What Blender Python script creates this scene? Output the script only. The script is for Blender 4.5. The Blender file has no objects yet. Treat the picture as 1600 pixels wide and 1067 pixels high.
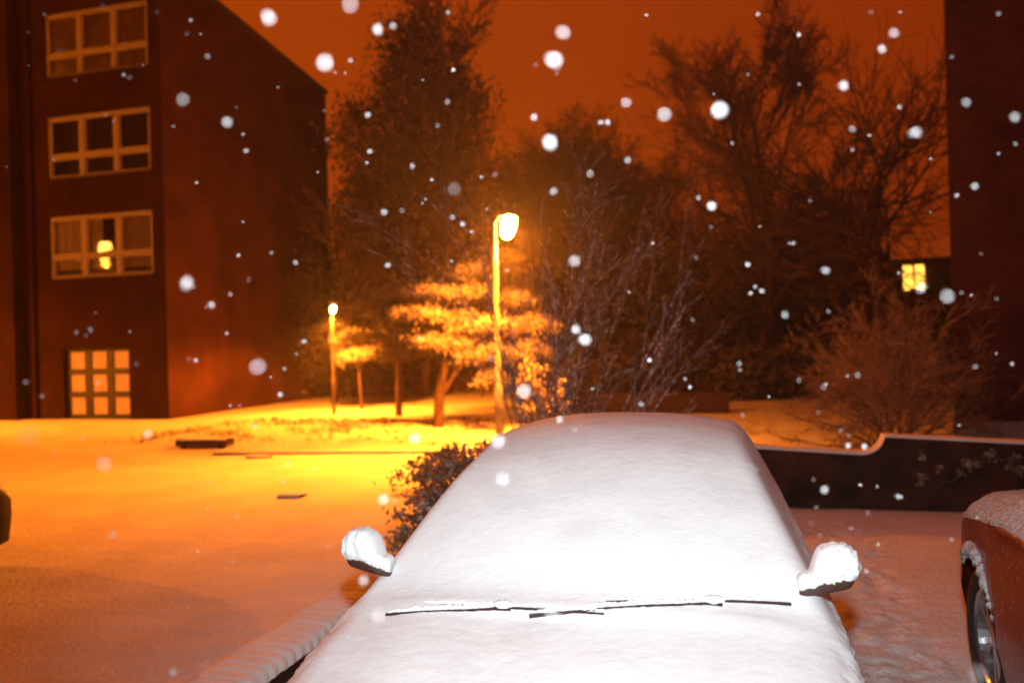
import bpy, math, random
from mathutils import Vector, Matrix, noise
C = bpy.context.scene
COL = C.collection
R = math.radians
YAW = R(15.3)                      # the site (buildings, parking rows) is turned this much from the view
UX, UY = math.sin(YAW), math.cos(YAW)

def S(v, u, z=0.0):                # site coordinates (right, away) -> world
    return Vector((UY * v + UX * u, -UX * v + UY * u, z))

# ------------------------------------------------------------------ camera
cam_d = bpy.data.cameras.new('camera'); cam = bpy.data.objects.new('camera', cam_d); COL.objects.link(cam)
th = R(1.5)
right = Vector((math.cos(th), 0, -math.sin(th))); up = Vector((math.sin(th), 0, math.cos(th))); back = Vector((0, -1, 0))
m = Matrix((right, up, back)).transposed().to_4x4(); m.translation = Vector((0, 0, 1.85)); cam.matrix_world = m
cam_d.sensor_width = 36; cam_d.lens = 28.8; cam_d.clip_start = .02; cam_d.clip_end = 1500
cam_d.dof.use_dof = True; cam_d.dof.focus_distance = 3.1; cam_d.dof.aperture_fstop = 1.6
C.camera = cam
# ------------------------------------------------------------------ world: low cloud lit orange by the town
w = bpy.data.worlds.new('World'); C.world = w; w.use_nodes = True
nt = w.node_tree; nt.nodes.clear()
N = nt.nodes.new; Lk = nt.links.new
out = N('ShaderNodeOutputWorld'); bg = N('ShaderNodeBackground'); tc = N('ShaderNodeTexCoord')
sep = N('ShaderNodeSeparateXYZ'); Lk(tc.outputs['Generated'], sep.inputs[0])
nz = N('ShaderNodeTexNoise'); nz.inputs['Scale'].default_value = 1.6; nz.inputs['Detail'].default_value = 3; Lk(tc.outputs['Generated'], nz.inputs['Vector'])
m1 = N('ShaderNodeMath'); m1.operation = 'MULTIPLY_ADD'; Lk(sep.outputs['X'], m1.inputs[0]); m1.inputs[1].default_value = -.75; m1.inputs[2].default_value = .42
m2 = N('ShaderNodeMath'); m2.operation = 'MULTIPLY_ADD'; Lk(nz.outputs['Fac'], m2.inputs[0]); m2.inputs[1].default_value = .3; Lk(m1.outputs[0], m2.inputs[2])
m3 = N('ShaderNodeMath'); m3.operation = 'MULTIPLY_ADD'; Lk(sep.outputs['Z'], m3.inputs[0]); m3.inputs[1].default_value = -.35; Lk(m2.outputs[0], m3.inputs[2])
cr = N('ShaderNodeValToRGB'); cr.color_ramp.elements[0].position = 0; cr.color_ramp.elements[0].color = (.235, .022, .0004, 1)
cr.color_ramp.elements[1].position = .8; cr.color_ramp.elements[1].color = (.42, .052, .0008, 1); Lk(m3.outputs[0], cr.inputs[0])
Lk(cr.outputs[0], bg.inputs[0]); bg.inputs[1].default_value = 1.0; Lk(bg.outputs[0], out.inputs[0])
C.view_settings.view_transform = 'Standard'; C.view_settings.look = 'None'; C.view_settings.exposure = 0; C.view_settings.gamma = 1
C.cycles.use_denoising = True
C.cycles.max_bounces = 6; C.cycles.transparent_max_bounces = 12; C.cycles.sample_clamp_indirect = 4

# the camera's own flash, on the camera
fl = bpy.data.lights.new('flash', 'SPOT'); fo = bpy.data.objects.new('flash', fl); COL.objects.link(fo)
fl.energy = 660; fl.color = (.86, .96, .98); fl.spot_size = R(88); fl.spot_blend = 1.0; fl.shadow_soft_size = .045
fo.location = (.02, 0, 2.18); fo.rotation_euler = (R(90 - 8), 0, R(-6))

SODIUM = (1.0, .215, .010)
# ------------------------------------------------------------------ materials
def mat(name, col, rough=.7, metal=0, spec=.3, **k):
    m = bpy.data.materials.new(name); m.use_nodes = True
    b = m.node_tree.nodes['Principled BSDF']
    b.inputs['Base Color'].default_value = (*col, 1); b.inputs['Roughness'].default_value = rough
    b.inputs['Metallic'].default_value = metal; b.inputs['Specular IOR Level'].default_value = spec
    if 'emit' in k:
        b.inputs['Emission Color'].default_value = (*k['emit'], 1); b.inputs['Emission Strength'].default_value = k.get('es', 1)
    return m
def noisy(m, col2, scale=4, detail=5, lo=.35, hi=.65, bump=0, bscale=40, bdist=.02, obj=True, bdetail=4):
    nt = m.node_tree; b = nt.nodes['Principled BSDF']; N = nt.nodes.new; L = nt.links.new
    tc = N('ShaderNodeTexCoord'); src = tc.outputs['Object']
    n = N('ShaderNodeTexNoise'); n.inputs['Scale'].default_value = scale; n.inputs['Detail'].default_value = detail; L(src, n.inputs['Vector'])
    r = N('ShaderNodeMapRange'); r.inputs[1].default_value = lo; r.inputs[2].default_value = hi; L(n.outputs['Fac'], r.inputs[0])
    mx = N('ShaderNodeMix'); mx.data_type = 'RGBA'; L(r.outputs[0], mx.inputs[0])
    mx.inputs[6].default_value = b.inputs['Base Color'].default_value[:]; mx.inputs[7].default_value = (*col2, 1)
    L(mx.outputs[2], b.inputs['Base Color'])
    if bump:
        n2 = N('ShaderNodeTexNoise'); n2.inputs['Scale'].default_value = bscale; n2.inputs['Detail'].default_value = bdetail; n2.inputs['Roughness'].default_value = .65
        L(src, n2.inputs['Vector'])
        bp = N('ShaderNodeBump'); bp.inputs['Strength'].default_value = bump; bp.inputs['Distance'].default_value = bdist
        L(n2.outputs['Fac'], bp.inputs['Height']); L(bp.outputs[0], b.inputs['Normal'])
    return m
def bricks(name, c1, c2, mortar, scale=1.0):
    m = mat(name, c1, .9, spec=.08); nt = m.node_tree; b = nt.nodes['Principled BSDF']; N = nt.nodes.new; L = nt.links.new
    tc = N('ShaderNodeTexCoord'); sp = N('ShaderNodeSeparateXYZ'); L(tc.outputs['Object'], sp.inputs[0])
    ad = N('ShaderNodeMath'); ad.operation = 'ADD'; L(sp.outputs[0], ad.inputs[0]); L(sp.outputs[1], ad.inputs[1])
    cb = N('ShaderNodeCombineXYZ'); L(ad.outputs[0], cb.inputs[0]); L(sp.outputs[2], cb.inputs[1])
    br = N('ShaderNodeTexBrick'); L(cb.outputs[0], br.inputs['Vector'])
    br.inputs['Color1'].default_value = (*c1, 1); br.inputs['Color2'].default_value = (*c2, 1); br.inputs['Mortar'].default_value = (*mortar, 1)
    br.inputs['Scale'].default_value = scale; br.inputs['Brick Width'].default_value = .225; br.inputs['Row Height'].default_value = .075; br.inputs['Mortar Size'].default_value = .008
    n = N('ShaderNodeTexNoise'); n.inputs['Scale'].default_value = .9; n.inputs['Detail'].default_value = 6; L(tc.outputs['Object'], n.inputs['Vector'])
    r = N('ShaderNodeMapRange'); r.inputs[1].default_value = .3; r.inputs[2].default_value = .7; r.inputs[3].default_value = .6; r.inputs[4].default_value = 1.3; L(n.outputs['Fac'], r.inputs[0])
    vm = N('ShaderNodeVectorMath'); vm.operation = 'SCALE'; L(br.outputs['Color'], vm.inputs[0]); L(r.outputs[0], vm.inputs['Scale']); L(vm.outputs[0], b.inputs['Base Color'])
    bp = N('ShaderNodeBump'); bp.inputs['Strength'].default_value = .5; bp.inputs['Distance'].default_value = .01; bp.invert = True
    L(br.outputs['Fac'], bp.inputs['Height']); L(bp.outputs[0], b.inputs['Normal'])
    return m
M = {}
M['snow'] = noisy(mat('fresh snow', (.86, .86, .87), .75, spec=.2), (.80, .80, .81), 6, bump=.22, bscale=85, bdist=.02, bdetail=6)
M['snow_thin'] = noisy(mat('granular snow', (.80, .80, .82), .6), (.42, .38, .38), 70, 4, .42, .66, bump=1, bscale=90, bdist=.02)
M['flake'] = mat('snow crystal', (.46, .43, .44), .5)
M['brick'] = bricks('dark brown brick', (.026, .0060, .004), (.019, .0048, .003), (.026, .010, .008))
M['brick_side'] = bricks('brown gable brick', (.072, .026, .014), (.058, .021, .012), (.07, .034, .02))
M['brick_red'] = bricks('dark red brick', (.095, .024, .016), (.065, .018, .013), (.07, .045, .035))
M['brick_wall'] = noisy(bricks('old dark brick', (.075, .028, .020), (.040, .017, .013), (.085, .055, .045)), (.02, .018, .012), 3)
M['white_paint'] = mat('dull window paint', (.24, .20, .17), .6)  # frame paint set to a dull tone well below white
M['curtain'] = noisy(mat('net curtain cloth', (.50, .40, .32), .9), (.36, .28, .2), 3)
M['room'] = mat('dark room', (.03, .02, .015), .9)
M['concrete'] = noisy(mat('concrete', (.28, .26, .24), .9), (.18, .16, .15), 5, bump=.3)
M['bark'] = noisy(mat('bark', (.10, .06, .04), .9), (.05, .03, .02), 14, bump=.5)
M['twig_pale'] = noisy(mat('lightened twig', (.27, .18, .13), .9), (.14, .09, .06), 5)  # twig colour lightened so the lamplit bush shows brighter
M['bark_snow'] = noisy(mat('snow dusted bark', (.15, .10, .08), .9), (.55, .52, .52), 22, 3, .50, .62)
M['twig'] = noisy(mat('twig', (.16, .10, .075), .9), (.08, .05, .035), 3)
M['twig_dark'] = noisy(mat('dark twig', (.07, .045, .035), .9), (.04, .025, .02), 1.2)
M['twig_snow'] = noisy(mat('frosted twig', (.18, .13, .11), .9), (.5, .46, .44), 14, 3, .48, .60)
M['leaf_dark'] = noisy(mat('dark evergreen leaf', (.030, .032, .016), .7), (.10, .075, .035), 1.1)
M['leaf_dust'] = noisy(mat('snow-dusted evergreen leaf', (.17, .14, .09), .8), (.07, .06, .035), 1.3)
M['leaf_mid'] = noisy(mat('dusted leaf', (.10, .085, .045), .6), (.045, .045, .022), 1.4)
M['leaf_snow'] = mat('snow on leaf', (.36, .33, .31), .8)
M['leaf_bush'] = noisy(mat('laurel leaf', (.17, .11, .06), .5, spec=.35), (.28, .18, .11), 9)
M['leaf_bush'].node_tree.nodes['Principled BSDF'].inputs['Transmission Weight'].default_value = .25
M['tyre'] = noisy(mat('tyre rubber', (.012, .012, .013), .75), (.03, .028, .026), 40)
M['alloy'] = mat('alloy rim', (.45, .45, .46), .28, .9)
M['chrome'] = mat('chrome', (.7, .7, .7), .15, 1)
M['plastic'] = mat('black plastic', (.018, .016, .016), .45)
M['mirror_shell'] = mat('dark mirror shell', (.07, .035, .025), .5)
M['wiper'] = mat('wiper rubber', (.035, .012, .010), .6)
M['glass'] = mat('dark car glass', (.008, .008, .009), .06, spec=.6)
M['lens'] = mat('headlight lens', (.6, .6, .6), .1, .3)
M['tail'] = mat('tail lamp red', (.35, .01, .01), .15)
M['steel'] = mat('galvanised post', (.34, .33, .31), .45, .4)
M['wood'] = noisy(mat('dark timber', (.06, .035, .022), .85), (.035, .02, .015), 12)
M['lampglow'] = mat('sodium lamp', (.9, .5, .1), .5, emit=(1, .42, .06), es=120)
M['farglow'] = mat('far sodium lamp', (.9, .5, .1), .5, emit=(1, .45, .08), es=120)
M['lit'] = noisy(mat('lit stairwell glass', (.3, .18, .08), .6), (.22, .12, .05), 8)
def car_paint(n, c):
    m = mat(n, c, .35, .2, .5); b = m.node_tree.nodes['Principled BSDF']; b.inputs['Coat Weight'].default_value = .3; b.inputs['Coat Roughness'].default_value = .15
    return m
M['paint_silver'] = car_paint('silver car paint', (.42, .43, .45))
M['paint_red'] = car_paint('dark red car paint', (.17, .014, .009))
M['paint_black'] = mat('black car paint', (.010, .008, .008), .6, spec=.15)
noisy(M['paint_red'], (.34, .22, .20), 55, 5, .56, .70)
# emitting glass of the stairwell and the far window
def emit_tex(m, c1, c2, scale, es):
    nt = m.node_tree; b = nt.nodes['Principled BSDF']; N = nt.nodes.new; L = nt.links.new
    tc = N('ShaderNodeTexCoord'); n = N('ShaderNodeTexNoise'); n.inputs['Scale'].default_value = scale; n.inputs['Detail'].default_value = 3; L(tc.outputs['Object'], n.inputs['Vector'])
    mx = N('ShaderNodeMix'); mx.data_type = 'RGBA'; L(n.outputs['Fac'], mx.inputs[0]); mx.inputs[6].default_value = (*c1, 1); mx.inputs[7].default_value = (*c2, 1)
    L(mx.outputs[2], b.inputs['Emission Color']); b.inputs['Emission Strength'].default_value = es
emit_tex(M['lit'], (.9, .26, .03), (.45, .10, .01), 3, .52)
M['litfar'] = mat('lit far window', (.3, .2, .1), .6, emit=(1, .5, .06), es=3)
def window_glass():
    m = bpy.data.materials.new('window glass'); m.use_nodes = True; nt = m.node_tree; nt.nodes.clear(); N = nt.nodes.new
    o = N('ShaderNodeOutputMaterial'); t = N('ShaderNodeBsdfTransparent'); t.inputs[0].default_value = (.8, .82, .8, 1)
    g = N('ShaderNodeBsdfGlossy'); g.inputs['Roughness'].default_value = .03; mx = N('ShaderNodeMixShader'); f = N('ShaderNodeFresnel'); f.inputs[0].default_value = 1.5
    nt.links.new(f.outputs[0], mx.inputs[0]); nt.links.new(t.outputs[0], mx.inputs[1]); nt.links.new(g.outputs[0], mx.inputs[2]); nt.links.new(mx.outputs[0], o.inputs[0])
    return m
M['pane'] = window_glass()

# ------------------------------------------------------------------ mesh helpers
class MB:
    def __init__(s): s.v = []; s.f = []; s.mi = []
    def face(s, idx, mi=0): s.f.append(tuple(idx)); s.mi.append(mi)
    def quad(s, a, b, c, d, mi=0):
        n = len(s.v); s.v += [tuple(a), tuple(b), tuple(c), tuple(d)]; s.face((n, n+1, n+2, n+3), mi)
    def box(s, x0, x1, y0, y1, z0, z1, mi=0, mtx=None):
        n = len(s.v); ps = [(x, y, z) for z in (z0, z1) for y in (y0, y1) for x in (x0, x1)]
        if mtx: ps = [tuple(mtx @ Vector(p)) for p in ps]
        s.v += ps
        for f in ((0, 2, 3, 1), (4, 5, 7, 6), (0, 1, 5, 4), (2, 6, 7, 3), (0, 4, 6, 2), (1, 3, 7, 5)): s.face([n+i for i in f], mi)
    def tube(s, pts, rad, sides=5, mi=0, cap=True):
        rings = []; prev = None; k = len(pts)
        for i, p in enumerate(pts):
            p = Vector(p); a = Vector(pts[max(i-1, 0)]); b = Vector(pts[min(i+1, k-1)]); d = (b-a)
            if d.length < 1e-9: d = Vector((0, 0, 1))
            d.normalize()
            q = prev if prev else (Vector((1, 0, 0)) if abs(d.x) < .8 else Vector((0, 1, 0)))
            x = (q - d*q.dot(d));
            if x.length < 1e-6: x = d.orthogonal()
            x.normalize(); prev = x; y = d.cross(x); r = rad[i] if hasattr(rad, '__len__') else rad
            n = len(s.v); rings.append(n)
            for j in range(sides):
                a_ = 2*math.pi*j/sides; s.v.append(tuple(p + x*(r*math.cos(a_)) + y*(r*math.sin(a_))))
        for a, b in zip(rings, rings[1:]):
            for j in range(sides): s.face((a+j, a+(j+1) % sides, b+(j+1) % sides, b+j), mi)
        if cap and sides > 2:
            s.face([rings[0]+j for j in reversed(range(sides))], mi); s.face([rings[-1]+j for j in range(sides)], mi)
    def lathe(s, prof, seg=32, mi=0, axis='z', mtx=None, close=False):
        n = len(s.v); k = len(prof)
        for i in range(seg):
            a = 2*math.pi*i/seg; c, d = math.cos(a), math.sin(a)
            for r, h in prof:
                p = (r*c, r*d, h) if axis == 'z' else (h, r*c, r*d)
                s.v.append(tuple(mtx @ Vector(p)) if mtx else p)
        for i in range(seg):
            j = (i+1) % seg
            for q in range(k if close else k-1):
                q2 = (q+1) % k
                s.face((n+i*k+q, n+j*k+q, n+j*k+q2, n+i*k+q2), mi)
    def build(s, name, mats, parent=None, smooth=False):
        me = bpy.data.meshes.new(name); me.from_pydata(s.v, [], s.f)
        for m_ in (mats if isinstance(mats, (list, tuple)) else [mats]): me.materials.append(m_)
        if len(me.materials) > 1: me.polygons.foreach_set('material_index', s.mi)
        if smooth: me.polygons.foreach_set('use_smooth', [True]*len(s.f))
        me.update(); o = bpy.data.objects.new(name, me); COL.objects.link(o)
        if parent: o.parent = parent
        return o
def tag(o, label, cat, group=None, kind=None):
    if label: o['label'] = label
    if cat: o['category'] = cat
    if group: o['group'] = group
    if kind: o['kind'] = kind
    return o
def thing(name, label, cat, loc=(0, 0, 0), rz=0, group=None):
    o = bpy.data.objects.new(name, None); o.empty_display_size = .2; COL.objects.link(o); o.location = loc; o.rotation_euler = (0, 0, rz)
    return tag(o, label, cat, group)
def fbm(p, o=3):
    return noise.fractal(Vector(p), 1.0, 2.0, o)
def lerp(tab, x):
    if x <= tab[0][0]: return tab[0][1]
    for (a, fa), (b, fb) in zip(tab, tab[1:]):
        if x <= b: return fa + (fb-fa)*(x-a)/(b-a)
    return tab[-1][1]
def slerp(tab, x, w=.09):
    return (lerp(tab, x-w)+2*lerp(tab, x-w/2)+2*lerp(tab, x)+2*lerp(tab, x+w/2)+lerp(tab, x+w))/8
def sstep(a, b, x):
    t = min(1, max(0, (x-a)/(b-a))); return t*t*(3-2*t)

# ------------------------------------------------------------------ ground
def axis(lo, hi, segs):
    xs = []
    for a, b, n in segs: xs += [a + (b-a)*i/n for i in range(n)]
    return xs + [segs[-1][1]]
vs = axis(0, 0, [(-320, -40, 14), (-40, -12, 40), (-12, -4, 80), (-4, 4, 200), (4, 12, 50), (12, 60, 20), (60, 320, 10)])
us = axis(0, 0, [(-60, 0, 12), (0, 2, 20), (2, 10, 200), (10, 20, 120), (20, 40, 50), (40, 80, 16), (80, 420, 12)])
def ground_z(v, u):
    z = .010*fbm((v*.5, u*.5, 0)) + .007*fbm((v*2.3, u*2.3, 5))
    if 2 < u < 9.5 and .3 < v < 1.3:
        k = sstep(.35, .5, v)*sstep(1.2, 1.05, v)*sstep(9.2, 7.5, u)
        z += k*(.034*fbm((v*10, u*13, 2), 4) - .010)
    if -12 < v < -5 and 13 < u < 19: z += .12*sstep(13, 14.5, u)*sstep(19, 17.5, u)*sstep(-12, -11, v)*sstep(-5, -6.5, v)
    z += .006*fbm((v*1.2+u*.4, u*5.0-v*.8, 7), 3)*sstep(12, 6, u)*(1 if abs(v) < 12 else 0)
    for tv in (-5.1, -6.7, -4.0):     # faint wheel tracks softened by new snow
        if 1 < u < 12: z -= .012*math.exp(-((v-tv-.02*u*u*.2)/.16)**2)
    return z
g = MB()
for u in us:
    for v in vs: g.v.append(tuple(S(v, u, ground_z(v, u) if abs(v) < 40 and u < 40 else 0)))
nv = len(vs)
for i in range(len(us)-1):
    for j in range(nv-1): a = i*nv+j; g.face((a, a+1, a+nv+1, a+nv))
gm = noisy(mat('trodden snow', (.84, .84, .85), .8, spec=.15), (.72, .71, .70), 1.2, bump=.5, bscale=22, bdist=.05, bdetail=7)
go = g.build('ground', gm, smooth=True); go['kind'] = 'structure'

# kerb of the far car park edge
def strip_obj(name, pts, wd, h, m, cap=None):
    pass
kb = thing('kerb', None, None, S(-8.9, 12.45, -.045), -YAW + R(7)); kb['kind'] = 'structure'
k_ = MB(); k_.box(0, 9.0, 0, .14, -.05, .085); o = k_.build('kerb_stone', M['concrete'], kb)
k_ = MB()
n_ = 90
for i in range(n_+1):
    x = 9.0*i/n_; hh = .115+.012*fbm((x*3, 0, 0))
    for y, z in ((-.01, .083), (.0, .10), (.05, hh), (.11, hh), (.15, .085)): k_.v.append((x, y, z))
for i in range(n_):
    for j in range(4): a = i*5+j; k_.face((a, a+5, a+6, a+1))
k_.build('snow_cap', M['snow'], kb, True)

# ------------------------------------------------------------------ left building (four storeys of brick flats)
def wall_grid(mb, x0, x1, z0, z1, y, depth, openings, mi=0):
    xs = sorted({x0, x1} | {o[0] for o in openings} | {o[1] for o in openings}); zs = sorted({z0, z1} | {o[2] for o in openings} | {o[3] for o in openings})
    for xa, xb in zip(xs, xs[1:]):
        for za, zb in zip(zs, zs[1:]):
            cx, cz = (xa+xb)/2, (za+zb)/2
            if any(o[0] < cx < o[1] and o[2] < cz < o[3] for o in openings): continue
            mb.quad((xa, y, za), (xb, y, za), (xb, y, zb), (xa, y, zb), mi)
    for a, b, c, d in openings:
        y2 = y+depth
        mb.quad((a, y, c), (a, y2, c), (a, y2, d), (a, y, d), mi); mb.quad((b, y, c), (b, y, d), (b, y2, d), (b, y2, c), mi)
        mb.quad((a, y, d), (a, y2, d), (b, y2, d), (b, y, d), mi); mb.quad((a, y, c), (b, y, c), (b, y2, c), (a, y2, c), mi)
LB = thing('apartment_block', 'four-storey dark brick block of flats on the left with a sloping skyline and white-framed windows', 'building', S(-14.75, 18.81), -YAW)
# local x = v+14.75 (negative is left), y = away
def W(x0, x1, z0, z1, curtain=0, lit=False, cells=3):
    f = MB(); fw = .07; y0, y1 = .05, .15
    f.box(x0, x1, y0, y1, z0, z0+fw); f.box(x0, x1, y0, y1, z1-fw, z1); f.box(x0, x0+fw, y0, y1, z0+fw, z1-fw); f.box(x1-fw, x1, y0, y1, z0+fw, z1-fw)
    zt = z0+(z1-z0)*.36; cw = (x1-x0)/cells
    f.box(x0+fw, x1-fw, y0+.003, y1-.003, zt-.05, zt+.05)
    for i in range(1, cells):
        xc = x0+cw*i
        f.box(xc-.06, xc+.06, y0-.004, y1+.004, z0+fw, zt-.05); f.box(xc-.06, xc+.06, y0-.004, y1+.004, zt+.05, z1-fw)
    # opening casement frames inside each light
    for i in range(cells):
        a, b = x0+cw*i+.08, x0+cw*(i+1)-.08
        for c, d in ((z0+fw+.01, zt-.06), (zt+.06, z1-fw-.01)):
            t = .035; f.box(a, b, y0+.02, y1-.02, c, c+t); f.box(a, b, y0+.02, y1-.02, d-t, d); f.box(a, a+t, y0+.02, y1-.02, c+t, d-t); f.box(b-t, b, y0+.02, y1-.02, c+t, d-t)
    wo = f.build('window', M['white_paint'], LB)
    p = MB(); p.quad((x0+.02, .10, z0+.02), (x1-.02, .10, z0+.02), (x1-.02, .10, z1-.02), (x0+.02, .10, z1-.02)); p.build('pane', M['pane'], wo)
    sl = MB(); sl.box(x0-.05, x1+.05, -.05, .045, z0-.07, z0-.003); sl.build('sill', M['brick'], wo)
    if curtain:
        c_ = MB(); n = 120; zc0 = z0+.03 if curtain == 1 else z0+.25
        for i in range(n+1):
            x = x0+.03+(x1-x0-.06)*i/n; yy = .155+.014*math.sin(i*.9+math.sin(i*.23)*2)+.008*math.sin(i*2.7)
            c_.v += [(x, yy, zc0), (x, yy*1.0, z1-.02)]
        for i in range(n):
            if curtain == 2 and 58 < i < 74: continue
            c_.face((2*i, 2*i+2, 2*i+3, 2*i+1))
        c_.build('curtain', M['curtain'], wo, True)
    r_ = MB(); r_.box(x0-.3, x1+.3, .45, 2.4, z0-.3, z1+.3); r_.f = r_.f; r_.build('room', M['room'], wo)
    return wo
wx = [(-3.80, -.38)]
wz = [(9.55, 11.35), (6.72, 8.46), (3.92, 5.66)]
ops = [(-3.80, -.38, a, b) for a, b in wz] + [(-3.45, -1.25, -.2, 1.95)]
ops += [(-9.6, -6.1, a, b) for a, b in wz] + [(-8.6, -6.4, -.2, 1.95)]
mb = MB(); wall_grid(mb, -16.0, 0, -.3, 12.4, 0, .22, ops)
mb.quad((-16, 12, -.3), (-16, 0, -.3), (-16, 0, 12.4), (-16, 12, 12.4)); mb.quad((-16, 12, -.3), (-16, 12, 11.3), (0, 9.3, 11.3), (0, 9.3, -.3))
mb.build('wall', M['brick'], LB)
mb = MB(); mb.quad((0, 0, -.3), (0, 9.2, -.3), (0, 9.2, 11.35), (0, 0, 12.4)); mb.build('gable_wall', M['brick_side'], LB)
mb = MB(); mb.v += [(-16, -.12, 12.402), (.1, -.12, 12.402), (.1, 9.3, 11.36), (-16, 9.3, 11.36), (-16, -.12, 12.56), (.1, -.12, 12.56), (.1, 9.3, 11.5), (-16, 9.3, 11.5)]
for f in ((0, 3, 2, 1), (4, 5, 6, 7), (0, 1, 5, 4), (1, 2, 6, 5), (2, 3, 7, 6), (3, 0, 4, 7)): mb.face(f)
mb.build('roof', M['wood'], LB)
# brick piers and string courses, downpipe
mb = MB(); mb.box(-5.55, -4.75, -.35, -.003, -.3, 12.4); mb.build('pier', M['brick'], LB)
mb = MB(); mb.tube([(-4.35, -.07, 0), (-4.35, -.07, 12.3)], .05, 8); mb.build('downpipe', M['brick'], LB)
W(-3.80, -.38, *wz[0], 1); W(-3.80, -.38, *wz[1], 0); W(-3.80, -.38, *wz[2], 2)
for k, z in enumerate(wz): W(-9.6, -6.1, *z, (1, 0, 1)[k])
def lit_grid(x0, x1):
    f = MB(); cols, rows = 3, 3; z0, z1 = -.2, 1.95
    cw = (x1-x0)/cols; rh = (z1-z0-.25)/rows
    cells = []
    for i in range(cols):
        for j in range(rows):
            a = x0+cw*i+.11; b = x0+cw*(i+1)-.11; c = z0+.25+rh*j+.08; d = z0+.25+rh*(j+1)-.08; cells.append((a, b, c, d))
    g_ = MB(); wall_grid(g_, x0, x1, z0, z1, .12, .06, cells)
    o = g_.build('stairwell_window', M['plastic'], LB)
    for a, b, c, d in cells:
        p = MB(); p.quad((a, .17, c), (b, .17, c), (b, .17, d), (a, .17, d)); p.build('pane', M['lit'], o)
lit_grid(-3.45, -1.25); lit_grid(-8.6, -6.4)

# ------------------------------------------------------------------ right building
RB = thing('brick_building', 'tall dark red brick building closing off the right edge', 'building', S(3.5, 15.2), -YAW)
mb = MB(); mb.quad((0, 0, -.3), (9, 0, -.3), (9, 0, 12), (0, 0, 12)); mb.quad((0, 0, -.3), (0, 0, 12), (2.6, 8, 12), (2.6, 8, -.3)); mb.quad((9, 0, -.3), (9, 9, -.3), (9, 9, 12), (9, 0, 12)); mb.quad((2.6, 8, -.3), (2.6, 8, 12), (9, 9, 12), (9, 9, -.3))
mb.quad((0, 0, 12), (9, 0, 12), (9, 9, 12), (2.6, 8, 12)); mb.build('wall', M['brick_red'], RB)
mb = MB(); mb.box(-.06, 9.05, -.06, .35, 12.002, 12.2); mb.build('coping', M['concrete'], RB)
mb = MB(); mb.box(-.03, 9, -.05, -.002, -.3, .32); mb.build('plinth', M['concrete'], RB)

# ------------------------------------------------------------------ retaining wall with a swept step in its top
RW = thing('garden_wall', 'low dark brick wall behind the cars with a swept-up step and a line of snow on top', 'wall', S(0, 9.2), -YAW)
prof = []
x = -2.2
while x < 9.01:
    if x < 1.22: z = .645-.055*(x)
    elif x < 1.45: t = (x-1.22)/.23; z = .578+.187*(1-math.sqrt(max(0, 1-t*t)))
    else: z = .765-.05*(x-1.45)
    prof.append((x, z)); x += .02 if 1.15 < x < 1.5 else .12
mb = MB(); sn = MB(); k = len(prof)
for x, z in prof: mb.v += [(x, 0, -.2), (x, 0, z), (x, .24, z), (x, .24, -.2)]
for i in range(k-1):
    a = 4*i
    for j in range(3): mb.face((a+j, a+4+j, a+5+j, a+1+j))
mb.face((0, 1, 2, 3)); mb.face(tuple(4*(k-1)+j for j in (3, 2, 1, 0)))
mb.build('wall', M['brick_wall'], RW)
for x, z in prof:
    h = .020+.014*fbm((x*3, 1, 0))+.006*fbm((x*15, 2, 0)); sn.v += [(x, -.012, z-.004), (x, -.006, z+h*.6), (x, .05, z+h), (x, .2, z+h), (x, .25, z+h*.5), (x, .25, z-.004)]
for i in range(k-1):
    a = 6*i
    for j in range(5): sn.face((a+j, a+6+j, a+7+j, a+1+j))
sn.build('snow_cap', M['snow'], RW, True)

# unseen block added behind the camera: it keeps the low sky off the near snow
BB = thing('unseen_sky_block', 'unseen dark block added behind the camera to keep low sky light off the near snow', 'building', S(-9, -3.2), -YAW)
mb = MB(); mb.box(-14, 26, -8, 0, -.3, 11); mb.build('wall', M['brick'], BB)
mb = MB(); mb.box(-14.2, 26.2, -8.2, .2, 11.003, 11.25); mb.build('roof', M['concrete'], BB)
# low wall in the distance, middle
LW = thing('boundary_wall', 'long low brown wall below the trees in the middle distance', 'wall', S(-5.4, 20.3), -YAW+R(-1))
mb = MB(); mb.box(0, 5.2, 0, .24, -.2, .46); mb.build('wall', M['wood'], LW)
mb = MB(); mb.box(-.02, 5.22, -.02, .26, .461, .50); mb.build('coping', M['wood'], LW)

# slatted fence
FE = thing('slatted_fence', 'dark horizontal slatted fence at the back behind the lit trees', 'fence', S(-15.5, 33), -YAW)
for i in range(8):
    p = MB(); p.box(i*1.8-.05, i*1.8+.05, -.05, .05, -.1, 1.25); p.build('post', M['wood'], FE)
mb = MB()
for j in range(6): mb.box(0, 12.6, -.075, -.052, .12+j*.19, .25+j*.19)
mb.build('slat_panel', M['wood'], FE)

# low timber edging with snow, at the far kerb
def timber(loc, L, h, rz, label, dp=.16):
    t = thing('timber_edging', label, 'timber edging', loc, rz)
    m_ = MB(); m_.box(0, L, 0, dp, .05 if h > .15 else -.02, h)
    if h > .15: m_.box(.08, .18, .03, .12, -.1, .05); m_.box(L-.18, L-.08, .03, .12, -.1, .05)
    m_.build('beam', M['wood'], t)
    m_ = MB(); n = 20
    for i in range(n+1):
        x = L*i/n; hh = .03+.008*fbm((x*5, 3, 0))
        m_.v += [(x, -.005, h+.002), (x, .01, h+hh), (x, dp-.02, h+hh), (x, dp+.005, h+.002)]
    for i in range(n):
        for j in range(3): a = i*4+j; m_.face((a, a+4, a+5, a+1))
    m_.build('snow_cap', M['snow'], t, True)
timber(S(-10.2, 13.15), 1.05, .165, -YAW+R(3), 'low dark timber beam poking out of the snow before the block of flats', .3)
timber(S(-5.5, 8.95), .30, .012, -YAW+R(3), 'short dark timber edge barely clear of the bright snow of the car park', .2)
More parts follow.
